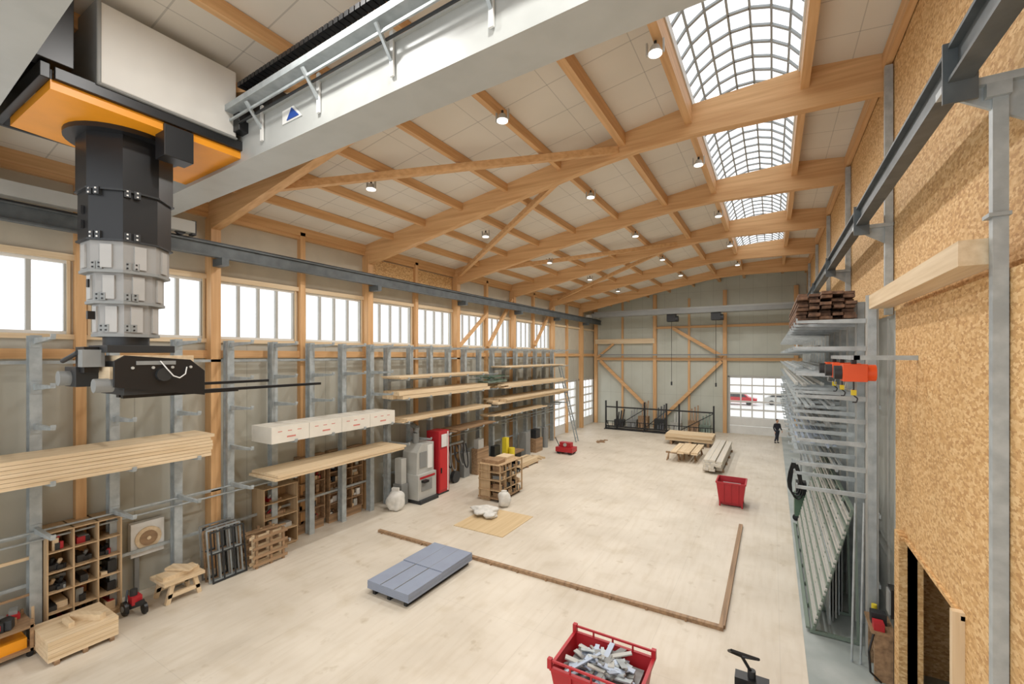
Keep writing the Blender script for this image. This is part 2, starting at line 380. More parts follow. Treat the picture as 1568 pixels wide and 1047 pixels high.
c2=B();c2.box(-14.2,1.62,39.0,39.35,9.95,10.5,girder);c2.box(-14.2,1.62,38.3,38.5,9.95,10.3,mgrey)
for x in (-14.3,1.72): c2.box(x-.15,x+.15,37.6,40.2,9.9,10.15,lgrey)
for x in (-7.3,-3.9):
    c2.box(x-.35,x+.35,38.5,39.0,9.35,9.95,black);c2.cyl((x-.3,38.75,9.55),(x+.55,38.75,9.55),.25,dark,14)
    c2.cyl((x,38.75,9.5),(x,38.75,4.2),.018,black,6);c2.box(x-.06,x+.06,38.7,38.8,4.0,4.3,dark)
c2.make('bridge_crane')
# ------------------------------------------------------------------ telescopic gripper robot
E=empty('gantry_gripper_robot',(-10.25,3.4,10.4))
MX,MY=-10.25,3.4
p=B()
p.prism([(-11.1,2.12),(-9.05,2.12),(-9.05,4.88),(-11.5,4.88)],'Z',10.38,10.52,orange)
p.make('orange_base_plate',E)
p=B()
p.cyl((MX,MY,10.3),(MX,MY,10.38),.84,black,32)
p.box(-11.5,-9.0,2.0,2.11,10.5,10.72,black).box(-11.5,-9.0,4.89,4.94,10.5,10.8,black).box(-9.04,-8.98,2.15,4.9,10.52,10.7,black).box(-11.6,-11.51,2.0,4.9,10.5,10.75,black)
for y in (1.62,5.26):
    p.box(-11.5,-8.7,y-.14,y+.14,11.14,11.34,black)
    for x in (-11.2,-9.0): p.cyl((x,y-.08,11.17),(x,y+.08,11.17),.12,dark,16)
p.box(-9.0,-8.75,4.6,4.9,10.8,11.3,black);p.cyl((-8.6,4.8,11.5),(-8.6,5.6,11.5),.13,black,12);p.box(-8.8,-8.4,5.05,5.4,11.3,11.75,dark);p.box(-9.0,-8.3,4.9,5.0,11.2,11.45,black)
p.box(-9.25,-8.95,1.9,2.35,10.75,11.9,black);p.cyl((-9.5,2.05,11.0),(-9.5,2.05,11.9),.14,dark,12);p.box(-10.4,-9.7,1.9,2.3,10.8,11.6,black)
p.cyl((-9.9,1.85,11.3),(-9.9,2.2,11.3),.2,black,16);p.box(-11.0,-10.6,1.85,2.2,10.75,11.2,dark)
p.box(-9.35,-9.0,3.5,3.95,9.95,10.5,black)
p.make('trolley_frame',E,.01)
p=B();p.box(-10.6,-8.95,2.62,4.66,10.72,11.98,tarp);p.box(-10.62,-8.93,2.6,2.66,10.7,12.0,mgrey);p.box(-10.62,-8.93,2.6,4.68,10.68,10.72,mgrey);p.make('white_cover',E,.02)
p=B();oc=math.pi/8
p.cyl((MX,MY,9.35),(MX,MY,10.34),.68,black,8,rot=oc);p.cyl((MX,MY,8.5),(MX,MY,9.35),.65,black,8,rot=oc)
p.cyl((MX,MY,9.33),(MX,MY,9.36),.70,dark,8,rot=oc);p.cyl((MX,MY,8.47),(MX,MY,8.5),.68,dark,8,rot=oc)
for z0,z1,rr in((7.95,8.47,.62),(7.42,7.95,.54),(6.85,7.42,.46)):
    p.cyl((MX,MY,z0),(MX,MY,z1),rr,mastg,8,rot=oc);p.cyl((MX,MY,z0-.02),(MX,MY,z0+.03),rr+.02,mgrey,8,rot=oc)
    for k in range(8):
        a=k*math.pi/4;q=rr*.935
        p.rbox((MX+q*math.cos(a),MY+q*math.sin(a),(z0+z1)/2),(.05,.17,z1-z0-.12),a,mastp)
for z,rr in((9.3,.67),(8.56,.64),(8.05,.6),(7.52,.53),(6.98,.45)):
    for ang in (-1.13,-.95,-.3,-.1):
        a=ang;rq=rr*.95;x_=MX+rq*math.cos(a);y_=MY+rq*math.sin(a)
        p.rbox((x_,y_,z),(.07,.09,.13),a,dark if z>8.3 else mgrey)
        for dz in(-.035,.035): p.rbox((x_+.04*math.cos(a),y_+.04*math.sin(a),z+dz),(.015,.025,.025),a,white if z>8.3 else black)
for z in(9.0,8.75,8.25,7.75,7.2): p.rbox((MX+.6*math.cos(-1.5)*(1 if z>8.3 else .85),MY+.6*math.sin(-1.5)*(1 if z>8.3 else .85),z),(.1,.06,.14),-1.5,black)
p.make('telescopic_mast',E)
p=B()
p.box(-10.7,-9.85,3.0,4.0,6.55,6.68,dark);p.cyl((MX,MY,6.65),(MX,MY,6.87),.33,dark,16)
for xx in(-9.76,-10.86): p.prism([(3.05,5.95),(4.45,5.72),(4.45,6.2),(4.2,6.42),(3.2,6.5),(3.05,6.4)],'X',xx,xx+.06,black)
p.box(-10.8,-9.76,3.1,3.2,5.95,6.4,black).box(-10.8,-9.76,4.35,4.43,5.75,6.2,black).box(-10.8,-9.76,3.2,4.35,5.8,5.95,dark)
p.box(-10.75,-9.8,3.15,4.3,6.35,6.5,pX)
p.box(-10.5,-9.9,3.05,3.1,6.0,6.3,pX)
p.cyl((-9.7,3.75,6.15),(-9.62,3.75,6.15),.12,dark,16)
p.box(-9.7,-9.68,3.35,3.95,6.33,6.4,mgrey)
for k in range(4): p.cyl((-9.7,3.3+.3*k,6.28),(-9.68,3.3+.3*k,6.28),.025,lgrey,10)
p.box(-10.95,-10.4,2.75,3.1,5.95,6.3,dark);p.cyl((-10.7,2.6,6.1),(-10.7,3.1,6.1),.13,mgrey,14);p.box(-10.6,-10.2,2.8,3.0,6.2,6.65,black);p.cyl((-9.95,2.85,5.98),(-9.95,3.1,5.98),.12,mgrey,12)
p.box(-10.3,-10.1,2.75,3.05,6.3,6.6,mgrey);p.cyl((-10.85,2.7,6.4),(-10.3,2.75,6.55),.04,dark,8)
p.tube([(-9.67,3.7,6.4),(-9.6,3.78,6.25),(-9.6,3.88,6.12),(-9.6,3.98,6.08),(-9.62,4.08,6.15),(-9.66,4.12,6.28)],.011,white)
p.make('gripper_head',E,.008)
p=B()
p.beam((-10.35,3.3,5.76),(-10.35,7.5,5.76),.12,.06,black);p.beam((-10.15,3.3,5.76),(-10.15,5.3,5.76),.1,.08,black);p.beam((-11.2,4.2,5.86),(-11.2,6.6,5.86),.12,.06,black);p.box(-11.3,-9.9,4.2,4.35,5.74,5.9,black)
p.make('gripper_forks',E)
# ------------------------------------------------------------------ left racks
def rackL(ys,levels,name):
    r=B()
    for y in ys:
        r.box(-14.66,-14.46,y-.06,y+.06,0,6.95,galv);r.box(-14.69,-14.66,y-.1,y+.1,0,6.95,galv);r.box(-14.46,-14.43,y-.1,y+.1,0,6.95,galv)
        for z in levels:
            r.prism([(-14.43,z),(-13.25,z),(-13.25,z-.05),(-14.43,z-.14)],'Y',y-.04,y+.04,galv)
            r.box(-13.27,-13.23,y-.04,y+.04,z,z+.06,galv);r.box(-14.43,-14.41,y-.09,y+.09,z-.22,z+.06,galv)
    a,b=ys[0]-.1,ys[-1]+.1
    for z in (1.2,2.35,6.3): r.box(-14.74,-14.69,a,b,z,z+.08,galv)
    r.cyl((-14.38,a,2.3),(-14.38,b,2.3),.025,galv,8);r.cyl((-14.38,a,2.5),(-14.38,b,2.5),.025,galv,8)
    r.make(name)
rackL([.35+1.4*k for k in range(10)],[6.9,5.85,4.95,3.75,2.6],'cantilever_rack')
rackL([13.9+1.4*k for k in range(6)],[6.9,5.5,4.65,3.65,2.75],'cantilever_rack')
rackL([22.3+1.4*k for k in range(7)],[6.9,5.75,4.6,3.75,3.0],'cantilever_rack')
def stack(name,x0,x1,y0,y1,z0,layers,h,mat,jit=.03,gap=.008,cols=1):
    s=B()
    for k in range(layers):
        for c_ in range(cols):
            w=(x1-x0)/cols;d=U(-jit,jit);e=U(-jit*2,jit*2)
            s.box(x0+c_*w+d*.4+.004,x0+(c_+1)*w+d*.4-.004,y0+e,y1+e,z0+k*h,z0+(k+1)*h-gap,mat)
    return s.make(name)
stack('laminated_timber_stack',-14.38,-13.28,-1.5,6.3,3.755,7,.085,pY,.03)
w=B();
for k in range(4):
    y0=7.95+k*1.29;w.box(-14.38,-13.28,y0,y0+1.275,3.755,4.27,wrap)
    for j in range(3): w.box(-13.28,-13.277,y0+.2+j*.33,y0+.34+j*.33,4.1,4.125,pinkm)
    w.box(-13.28,-13.277,y0+.5,y0+.8,3.9,3.95,pinkm);w.box(-13.6,-13.5,y0+.02,y0+1.25,4.27,4.275,bleach)
w.make('wrapped_board_pack')
stack('board_stack',-14.38,-12.95,7.9,13.35,2.67,2,.085,pY,.03)
stack('board_stack',-14.38,-13.3,13.5,20.1,5.505,2,.06,pY,.08)
stack('sawn_timber_stack',-14.38,-13.3,13.5,20.1,4.655,2,.17,pY,.08,cols=3)
stack('board_stack',-14.38,-13.3,13.8,20.3,3.655,3,.05,pY,.15)
stack('board_stack',-14.38,-13.3,17.2,20.6,2.755,2,.05,oldw,.15)
stack('board_stack',-14.38,-13.3,22,30.2,5.755,2,.06,pY,.2,cols=2)
stack('sawn_timber_stack',-14.38,-13.3,21.5,30.0,4.605,3,.08,pY,.3,cols=4)
stack('board_stack',-14.38,-13.1,21.2,30.2,3.755,3,.09,pY,.25,cols=3)
stack('board_stack',-14.38,-13.3,21.0,27,3.005,2,.08,pY,.25,cols=2)
gn=B()
for k in range(40): gn.rbox((U(-14.2,-13.5),U(20.3,22.3),U(5.0,5.35)),(U(.02,.05),U(.5,1.4),.03),U(-.7,.7),random.choice([green,ggreen]),U(-.4,.4))
gn.box(-14.2,-13.5,20.3,22.3,4.97,5.05,ggreen);gn.make('green_net_bundle')
# ------------------------------------------------------------------ shelves etc. left
def pigeon(name,x0,x1,y0,y1,z0,z1,cols,rows,mat,fill=.8,pal=None):
    s=B();t=.03
    s.box(x0,x0+.015,y0,y1,z0,z1,mat)
    for k in range(cols+1):
        y=y0+(y1-y0-t)*k/cols;s.box(x0+.015,x1,y,y+t,z0,z1,mat)
    for k in range(rows+1):
        z=z0+(z1-z0-t)*k/rows;s.box(x0+.015,x1-.005,y0+t,y1-t,z,z+t,mat)
    s.box(x0+.02,x1-.05,y0+.02,y1-.02,0,z0,mat)
    pal=pal or [black,red,oldw,dark,lgrey,pY,mgrey,yellow]
    for i in range(cols):
        for j in range(rows):
            if R()<fill:
                ya=y0+(y1-y0-t)*i/cols+t+.02;yb=y0+(y1-y0-t)*(i+1)/cols-.02;za=z0+(z1-z0-t)*j/rows+t;zb_=z0+(z1-z0-t)*(j+1)/rows
                for q in range(random.randint(2,3)):
                    w=(yb-ya)*U(.25,.55);y=U(ya,yb-w);h=(zb_-za)*U(.25,.75);xx=x1-U(.08,.2)
                    m=random.choice(pal)
                    if R()<.45: s.box(x0+.1,xx,y,y+w,za,za+h,m)
                    else:
                        s.box(x0+.15,xx,y,y+w*.6,za,za+h*.5,m);s.cyl((xx-.15,y+w*.3,za+h*.45),(xx-.1,y+w*.5,za+h),.04,random.choice(pal),8);s.rbox((xx-.05,y+w*.7,za+h*.3),(.1,.06,h*.5),U(-.5,.5),random.choice(pal))
    return s.make(name)
pigeon('tool_shelf',-15.0,-14.2,3.27,4.62,.1,2.45,3,5,shelfw,.95,[black,dark,red,mgrey,pY,dark])
pigeon('storage_shelf',-15.0,-14.3,8.3,9.5,.05,2.1,1,4,shelfw,1,[red,white,oldw,pY,lgrey])
pigeon('storage_shelf',-15.0,-14.72,9.8,10.9,.3,2.8,2,5,oldw,.95,[oldw,dark,pY,black,red])
pigeon('storage_shelf',-15.0,-14.72,11.1,12.7,.3,2.8,3,6,oldw,.95,[oldw,dark,pY,lgrey,white])
s=B();s.box(-15.0,-14.8,5.0,5.75,1.05,1.95,white);s.cyl((-14.8,5.38,1.5),(-14.77,5.38,1.5),.3,pX,24);s.cyl((-14.77,5.38,1.5),(-14.75,5.38,1.5),.2,oldw,20);s.cyl((-14.75,5.38,1.5),(-14.73,5.38,1.5),.05,pX,12)
s.box(-14.95,-14.85,5.1,5.2,0,1.05,mgrey)
s.make('wall_fan_unit')
s=B()
s.box(-14.35,-13.5,5.25,6.2,.5,.58,pY)
for x in(-14.25,-13.6):
    for y in(5.35,6.1): s.beam((x,y,0),(x,y+(.12 if y<5.7 else -.12),.5),.1,.1,pZ)
s.box(-14.3,-14.2,5.35,6.1,.15,.25,pY).box(-13.65,-13.55,5.35,6.1,.15,.25,pY).box(-14.1,-13.7,5.3,6.15,.58,.68,pX).rbox((-13.9,5.8,.72),(.7,.3,.06),.5,pX)
s.make('wooden_workbench')
s=B()
for k in range(6):
    x=-14.38+.1*k;y0,y1=6.45+.05*(k%2),7.3+.06*(k%3);m=[mgrey,dark,oldw,mgrey,galv,dark][k];h=1.5-.05*(k%3)
    for yy in (y0,y0+(y1-y0)*.33,y0+(y1-y0)*.66,y1): s.beam((x+.2,yy,0.0),(x,yy,h),.035,.035,m)
    s.beam((x+.2,y0,.03),(x+.2,y1,.03),.04,.04,m);s.beam((x,y0,h),(x,y1,h),.04,.04,m);s.beam((x+.1,y0,.8),(x+.1,y1,.8),.03,.03,m)
s.make('leaning_metal_frames')
s=B()
for k in range(5):
    x=-14.3+.18*k;m=[oldw,shelfw,oldw,pY,oldw][k]
    for y in(7.6,8.05,8.45): s.box(x,x+.07,y,y+.07,0,1.02-.04*(k%2),m)
    for z in(.08,.32,.58,.86): s.box(x+.07,x+.1,7.5,8.6,z,z+.09,m)
s.beam((-13.9,7.5,1.02),(-13.6,8.6,1.06),.09,.04,oldw)
s.make('wooden_pallets')
s=B()
for k in range(5): s.box(-14.1+U(-.01,.01),-12.95,3.0,4.15,.1+k*.085,.18+k*.085,pY)
for y in(3.1,3.55,4.0): s.box(-14.1,-12.95,y,y+.08,0,.1,oldw)
s.box(-13.7,-13.3,3.4,3.5,.52,.62,pX).rbox((-13.4,3.75,.59),(.7,.14,.14),.5,pX)
s.make('board_pallet')
s=B()
s.box(-14.6,-13.8,2.0,3.0,.12,.18,oldw).box(-14.6,-13.8,2.0,3.0,.62,.68,oldw)
for x in(-14.57,-13.85):
    for y in(2.03,2.93): s.box(x,x+.05,y,y+.05,.12,.8,oldw);s.cyl((x,y,.06),(x+.04,y,.06),.06,black,12)
for k in range(12): s.rbox((U(-14.45,-13.95),U(2.15,2.85),U(.72,.85)),(U(.1,.3),U(.08,.2),U(.08,.2)),U(-1,1),random.choice([dark,black,mgrey,oldw,red]))
s.box(-14.5,-13.9,2.1,2.9,.18,.4,orange)
s.make('tool_cart')
s=B()
for k,(x,y0,y1,h) in enumerate([(-14.3,3.02,3.2,1.9)]):
    s.beam((x-.1,2.3,0),(x-.25,2.3,h),.07,.05,pZ);s.beam((x-.1,3.1,0),(x-.25,3.1,h),.07,.05,pZ);s.beam((x-.1,2.3,.03),(x-.1,3.1,.03),.05,.07,pY);s.beam((x-.25,2.3,h),(x-.25,3.1,h),.05,.07,pY);s.beam((x-.17,2.3,1.1),(x-.17,3.1,1.1),.04,.05,oldw)
s.make('leaning_wood_frames')
s=B();s.cyl((-13.95,4.55,.17),(-13.95,4.63,.17),.17,black,20);s.cyl((-13.65,4.85,.14),(-13.65,4.92,.14),.14,black,20);s.cyl((-13.95,4.53,.17),(-13.95,4.65,.17),.07,mgrey,12);s.beam((-13.95,4.59,.17),(-13.65,4.88,.3),.08,.12,dark);s.beam((-13.95,4.59,.2),(-14.1,4.7,.55),.04,.04,dark);s.box(-14.0,-13.75,4.67,4.88,.25,.45,red);s.cyl((-13.9,4.75,.45),(-13.9,4.75,.6),.08,dark,12);s.make('wheeled_grinder')
s=B();s.blob((-13.7,13.55,.36),(.36,.36,.42),cloth,5,24,14,.2);s.rbox((-13.75,13.6,.82),(.3,.14,.16),.4,cloth);s.make('dust_sack')
s=B()
s.box(-14.3,-13.3,14.5,15.7,.15,1.25,lgrey).box(-14.3,-13.15,14.5,15.7,0,.15,dark)
s.prism([(14.55,1.25),(15.7,1.25),(15.7,2.55),(14.9,2.55),(14.6,2.2)],'X',-14.3,-13.45,lgrey)
s.box(-13.45,-13.42,14.75,15.2,1.5,2.2,mgrey).box(-13.45,-13.4,15.25,15.55,1.4,2.45,white).box(-13.3,-13.28,14.7,15.4,.5,1.0,mgrey).box(-13.3,-13.28,14.6,15.6,1.05,1.15,red)
s.cyl((-13.9,15.0,2.55),(-13.9,15.0,3.0),.15,mgrey,14);s.tube([(-13.9,15.0,3.0),(-13.9,15.1,3.2),(-14.3,15.2,3.3)],.12,mgrey,10)
s.box(-13.4,-13.1,14.7,15.0,.9,1.0,black).box(-14.3,-13.8,14.0,14.4,0,.9,mgrey).box(-14.25,-13.85,14.05,14.35,.9,2.0,lgrey)
s.make('dust_extractor_machine',None,.01)
s=B();s.box(-14.1,-13.35,15.95,16.7,.08,2.95,red).box(-13.35,-13.33,16.0,16.65,.2,2.1,redoor).box(-13.33,-13.31,16.1,16.5,2.2,2.8,white).box(-13.33,-13.29,16.05,16.12,1.0,1.25,black).box(-14.1,-13.35,15.95,16.7,0,.08,dark).box(-13.35,-13.32,16.55,16.62,.1,2.9,white);s.make('red_cabinet',None,.01)
s=B()
for k in range(6):
    pts=[(-14.1+.05*k,17.3+.28*k+.22*math.sin(t*.5),1.9-(.9+.2*(k%3))*math.sin(t*.314)) for t in range(11)]
    s.tube(pts,.035,dark if k%2 else mgrey,8)
s.box(-14.4,-14.3,17.1,19.1,1.85,1.95,galv).box(-14.4,-14.1,18.9,19.4,0,1.3,mgrey).cyl((-14.1,18.0,.3),(-13.9,18.0,.3),.3,dark,20).box(-14.4,-14.3,17.1,17.2,0,1.9,galv)
s.make('hose_rack')
c=pigeon('pigeonhole_trolley',-11.45,-10.85,16.5,18.4,.18,1.65,5,4,shelfw,.95,[oldw,dark,red,pY])
s=B();s.box(-11.5,-10.3,16.45,18.45,.12,.18,oldw)
for x in(-11.35,-10.45):
    for y in(16.6,18.3): s.cyl((x,y-.03,.06),(x,y+.03,.06),.06,black,12)
# open end towards the camera: shelves with posts and contents
for yy in (16.48,18.42):
    for x in (-11.45,-10.9,-10.35): s.box(x,x+.05,yy-.03,yy+.03,.18,1.65,shelfw)
for z in(.5,.95,1.3,1.62): s.box(-10.85,-10.3,16.5,18.37,z,z+.03,shelfw);s.box(-11.45,-10.3,16.4,16.5,z,z+.03,shelfw)
for y in(16.95,17.4,17.85): s.box(-10.85,-10.3,y,y+.025,.18,1.62,shelfw)
for k in range(14):
    y=16.6+.125*k
    for z in (.18,.53,.98,1.33): s.box(-10.8,-10.35,y,y+.09,z,z+U(.1,.26),random.choice([oldw,dark,pY,black,mgrey,oldw]))
s.box(-11.4,-10.5,16.6,17.2,1.65,1.8,oldw).box(-11.2,-10.6,17.5,18.2,1.65,1.78,pY)
o=s.make('trolley_base',c)
s=B();s.blob((-9.95,16.2,.3),(.26,.26,.34),cloth,9,20,12,.22);s.rbox((-9.95,16.2,.62),(.22,.12,.14),.4,cloth);s.make('dust_sack')
s=B();s.blob((-10.15,15.0,.16),(.55,.4,.15),cloth,12,24,12,.4);s.blob((-9.75,14.75,.13),(.3,.25,.12),cloth,13,20,10,.35);s.make('plastic_sheet_bundle')
s=B();s.box(-10.5,-8.3,13.4,15.75,0,.02,ply);s.make('plywood_sheet')
s=B();s.box(-13.9,-13.6,22.4,22.7,0,1.6,yellow).cyl((-13.4,22.7,0),(-13.4,22.7,1.0),.18,yellow,16).box(-14.2,-13.9,21.6,22.2,0,1.2,dark).box(-14.2,-13.5,23.2,24.4,.5,.6,oldw).box(-14.1,-13.6,23.4,24.2,0,.5,dark).box(-14.2,-13.7,25,25.6,0,1.5,mgrey).box(-14.2,-13.6,26.2,27.2,0,.9,oldw).box(-14.1,-13.7,26.4,27.0,.9,1.5,dark).cyl((-13.9,28.2,0),(-13.9,28.2,1.4),.2,mgrey,14).box(-14.2,-13.8,19.7,20.8,0,1.4,oldw).box(-14.1,-13.8,19.8,20.3,1.4,1.9,lgrey)
s.make('workshop_machines')
s=stack('timber_offcuts',-13.2,-12.2,21.0,24.0,.1,3,.09,pY,.15,cols=3)
s=B()
for y in(21.3,22.5,23.7): s.box(-13.2,-12.2,y,y+.1,0,.1,oldw)
for k in range(6): s.box(-13.1+U(-.3,.3),-12.6+U(-.3,.3),24.6+k*.12,24.68+k*.12,0,.12,pX)
s.make('timber_bearers')
s=B();s.box(-12.4,-11.2,26.7,27.5,.15,.45,red).box(-12.2,-11.4,26.9,27.3,.45,.75,red)
for x in(-12.2,-11.4):
    for y in(26.75,27.4): s.cyl((x,y,.15),(x,y+.1,.15),.15,black,14)
s.beam((-12.3,27.1,.45),(-12.6,27.1,1.0),.04,.04,dark).cyl((-11.8,26.9,.6),(-11.8,26.86,.6),.12,lgrey,12)
s.make('red_compressor')
s=B()
for y in(31.0,31.45): s.beam((-12.7,y,0),(-14.1,y,5.6),.05,.08,galv)
for k in range(1,18):
    t=k/18;s.cyl((-12.7-1.4*t,31.0,5.6*t),(-12.7-1.4*t,31.45,5.6*t),.02,galv,6)
s.make('ladder')
# ------------------------------------------------------------------ floor items
s=B();s.box(-12.5,-1.0,11.48,11.6,0,.09,oldw).box(-1.1,-.97,11.6,18.9,0,.09,oldw)
for k in range(12): s.box(-12.3+k*.95,-12.25+k*.95,11.44,11.48,0,.06,oldw)
s.make('floor_batten_frame')
s=B()
for x in(-9.4,-8.85,-8.25): s.box(x,x+.1,8.45,11.15,0,.1,black)
for y in(8.5,9.8,11.0): s.box(-9.45,-8.1,y,y+.1,.1,.14,oldw)
for k in range(4):
    for (ya,yb) in((8.4,9.75),(9.754,11.2)): s.box(-9.55+.006*(k%2),-8.05+.008*((k+1)%2),ya,yb,.14+k*.055,.192+k*.055,blue)
s.box(-9.55,-8.05,9.77,11.19,.36,.375,blue)
for x in(-9.05,-8.55): s.box(x,x+.012,8.4,11.19,.357,.377,mgrey)
s.make('blue_board_stack')
def tub(x0,x1,y0,y1,z0,h):
    s=B();i=.1;t=.03
    b0=[(x0+i,y0+i,z0),(x1-i,y0+i,z0),(x1-i,y1-i,z0),(x0+i,y1-i,z0)];b1=[(x0,y0,z0+h),(x1,y0,z0+h),(x1,y1,z0+h),(x0,y1,z0+h)]
    ib0=[(x0+i+t,y0+i+t,z0+t),(x1-i-t,y0+i+t,z0+t),(x1-i-t,y1-i-t,z0+t),(x0+i+t,y1-i-t,z0+t)];ib1=[(x0+t,y0+t,z0+h),(x1-t,y0+t,z0+h),(x1-t,y1-t,z0+h),(x0+t,y1-t,z0+h)]
    vs=b0+b1+ib0+ib1;fs=[(3,2,1,0)]
    for k in range(4):
        j=(k+1)%4;fs+=[(k,j,4+j,4+k),(8+j,8+k,12+k,12+j),(4+k,4+j,12+j,12+k)]
    fs.append((8,9,10,11));s.add(vs,fs,red)
    for (a,b) in zip(b1,b1[1:]+b1[:1]): s.beam(a,b,.06,.06,red)
    for xx in(x0+i,x1-i-.06):
        for yy in(y0+i,y1-i-.06): s.box(xx,xx+.06,yy,yy+.06,0,z0+.02,red)
    n=4
    for k in range(1,n):
        x=x0+(x1-x0)*k/n
        for y,yb_ in((y0-.01,y0+i-.01),(y1+.01,y1-i+.01)): s.beam((x,yb_,z0),(x,y,z0+h),.05,.05,red)
    s.box(x0+i,x1-i,y0+.2,y0+.3,z0-.12,z0,red);s.box(x0+i,x1-i,y1-.3,y1-.2,z0-.12,z0,red)
    return s
s=tub(-3.5,-1.92,7.3,8.5,.13,.67)
for y in(8.5,7.3): s.beam((-3.5,y,.94),(-1.92,y,.94),.035,.035,red)
for x,y in((-3.5,7.3),(-3.5,8.5),(-1.92,7.3),(-1.92,8.5)):
    s.box(x-.04,x+.04,y-.04,y+.04,.8,.98,red)
for k in range(1,4):
    x=-3.5+.395*k
    for y in(7.3,8.5): s.box(x-.015,x+.015,y-.015,y+.015,.8,.94,red)
s.make('red_scrap_container')
s=B()
s.box(-3.36,-2.06,7.45,8.36,.2,.62,mgrey)
for k in range(110):
    L_=U(.25,.85);s.rbox((U(-3.05,-2.35),U(7.65,8.2),U(.62,.86)),(L_,U(.04,.13),U(.008,.03)),random.choice([U(-.5,.5),U(.9,2.2)]),random.choice([galv,galv,lgrey,bluew,bluew,mgrey]),U(-.35,.35))
s.make('metal_scrap_pile')
s=tub(-2.1,-.98,20.95,22.1,.18,.85);s.box(-1.9,-1.2,21.2,21.9,.3,.85,mgrey);s.make('red_tipping_container')
# pallet truck near the bottom edge, handle lying low
s=B()
for x in(-.62,-.2): s.box(x,x+.15,8.2,9.35,.06,.14,black)
s.box(-.62,-.05,9.35,9.6,.05,.42,black);s.cyl((-.42,9.62,.1),(-.25,9.62,.1),.1,dark,14);s.cyl((-.34,9.5,.42),(-.34,9.5,.55),.07,dark,12)
s.cyl((-.34,9.5,.5),(-.5,9.42,.8),.03,black,10)
s.tube([(-.5,9.42,.8),(-.72,9.34,.88),(-.66,9.25,.96),(-.22,9.32,.9),(-.26,9.44,.82),(-.5,9.42,.8)],.025,black)
s.make('pallet_truck')
stack('sawn_timber_stack',-3.3,-2.4,26.6,33.4,.15,4,.14,bleach,.15,cols=3)
stack('sawn_timber_stack',-6.8,-3.6,33.8,35.4,.3,4,.13,pX,.1)
s=B()
for y in(27,29,31,33): s.box(-3.4,-2.3,y,y+.15,0,.15,oldw)
for x in(-6.5,-5.2,-4): s.box(x,x+.15,33.8,35.4,0,.3,oldw)
s.make('timber_bearers')
s=B()
for x,y in((-5.3,28.7),(-4.4,29.0),(-5.0,30.5),(-4.3,31)):
    s.box(x-.45,x+.45,y,y+.1,.42,.52,oldw)
    for dx in(-.35,.35): s.beam((x+dx,y-.2,0),(x+dx*.8,y+.05,.42),.06,.06,oldw);s.beam((x+dx,y+.3,0),(x+dx*.8,y+.05,.42),.06,.06,oldw)
s.make('timber_trestles')
stack('trestle_boards',-5.4,-3.9,28.3,31.3,.525,2,.06,pY,.1,cols=4)
s=B()
for k in range(5): s.box(-11.3+U(-.2,.2),-10.9+U(-.2,.2),31.5+k*.3,31.6+k*.3,0,.06,oldw)
s.make('floor_offcuts')
s=B();fy=38.2
for x in(-12.8,-11.8,-9.4,-7.6,-6.6,-4.0): s.box(x-.06,x+.06,fy-.06,fy+.06,0,2.5,black)
for z in(.25,1.95): s.beam((-12.8,fy,z),(-4.0,fy,z),.11,.11,black)
for z in(.7,): s.beam((-12.8,fy,z),(-4.0,fy,z),.06,.06,black)
for x0,x1 in((-11.8,-9.4),(-9.4,-7.6),(-6.6,-4.0)): s.beam((x0,fy,.3),(x1,fy,1.9),.06,.06,black)
x=-12.6
while x<-4.2: s.cyl((x,fy,.25),(x,fy,.7),.025,black,6);x+=.4
for x in(-12.8,-9.4,-4.0): s.beam((x,fy,.9),(x,fy+.8,.05),.05,.05,black);s.box(x-.05,x+.05,fy-.4,fy+.9,0,.06,black)
s.box(-12.8,-4.0,fy-.3,fy+.3,0,.12,black)
s.make('black_steel_fence')
s=B()
for x,h,m in((-11,1.4,mgrey),(-10,2.1,oldw),(-8.6,1.8,dark),(-7.2,1.4,lgrey),(-5.8,1.9,oldw),(-4.9,1.3,ggreen),(-12.2,1.2,dark)):
    for k in range(3): s.beam((x+k*.2,39.6,0),(x+k*.25-.2,40.8,h+k*.15),.12,.05,m)
    s.box(x-.4,x+.45,39.9,40.6,0,h*.5,m)
s.make('stored_panels')
# ------------------------------------------------------------------ right rack
r=B();ys=[12.15+1.45*k for k in range(17)]
lv=[3.5,4.05,4.6,5.1,5.6,6.1,6.7,7.3]
for y in ys:
    r.box(1.78,1.92,y-.06,y+.06,0,7.8,galv);r.box(1.74,1.96,y-.02,y+.02,0,7.8,lgrey)
    for z in lv:
        r.prism([(.5,z-.06),(1.74,z-.1),(1.74,z),(.5,z)],'Y',y-.035,y+.035,galv)
        r.box(.47,.5,y-.035,y+.035,z-.06,z+.05,galv)
for z in(1.5,3.0,5.35,7.7): r.box(1.965,2.0,ys[0],ys[-1],z,z+.08,galv)
r.make('cantilever_rack')
s=B()
for k in range(9):
    for c_ in range(5): s.box(.55+c_*.235+U(-.03,.03),.77+c_*.235+U(-.02,.02),13.3+U(-.3,.5),19.5+U(-.4,.4),7.305+k*.085,7.375+k*.085,brn)
s.make('brown_plank_stack')
for z,n_,m,x1 in((3.505,2,galv,1.6),(4.05,1,bluew,1.5),(4.605,2,mgrey,1.5),(5.105,1,galv,1.6),(5.605,2,lgrey,1.4),(6.105,1,galv,1.6),(6.705,2,lgrey,1.5)):
    s=B()
    for k in range(7):
        x=.6+k*.16
        if x<x1: s.box(x,x+.05+U(0,.05),15+U(-1,2),30+U(-3,4),z,z+.03+U(0,.05*n_),m)
    s.make('metal_profile_bundle')
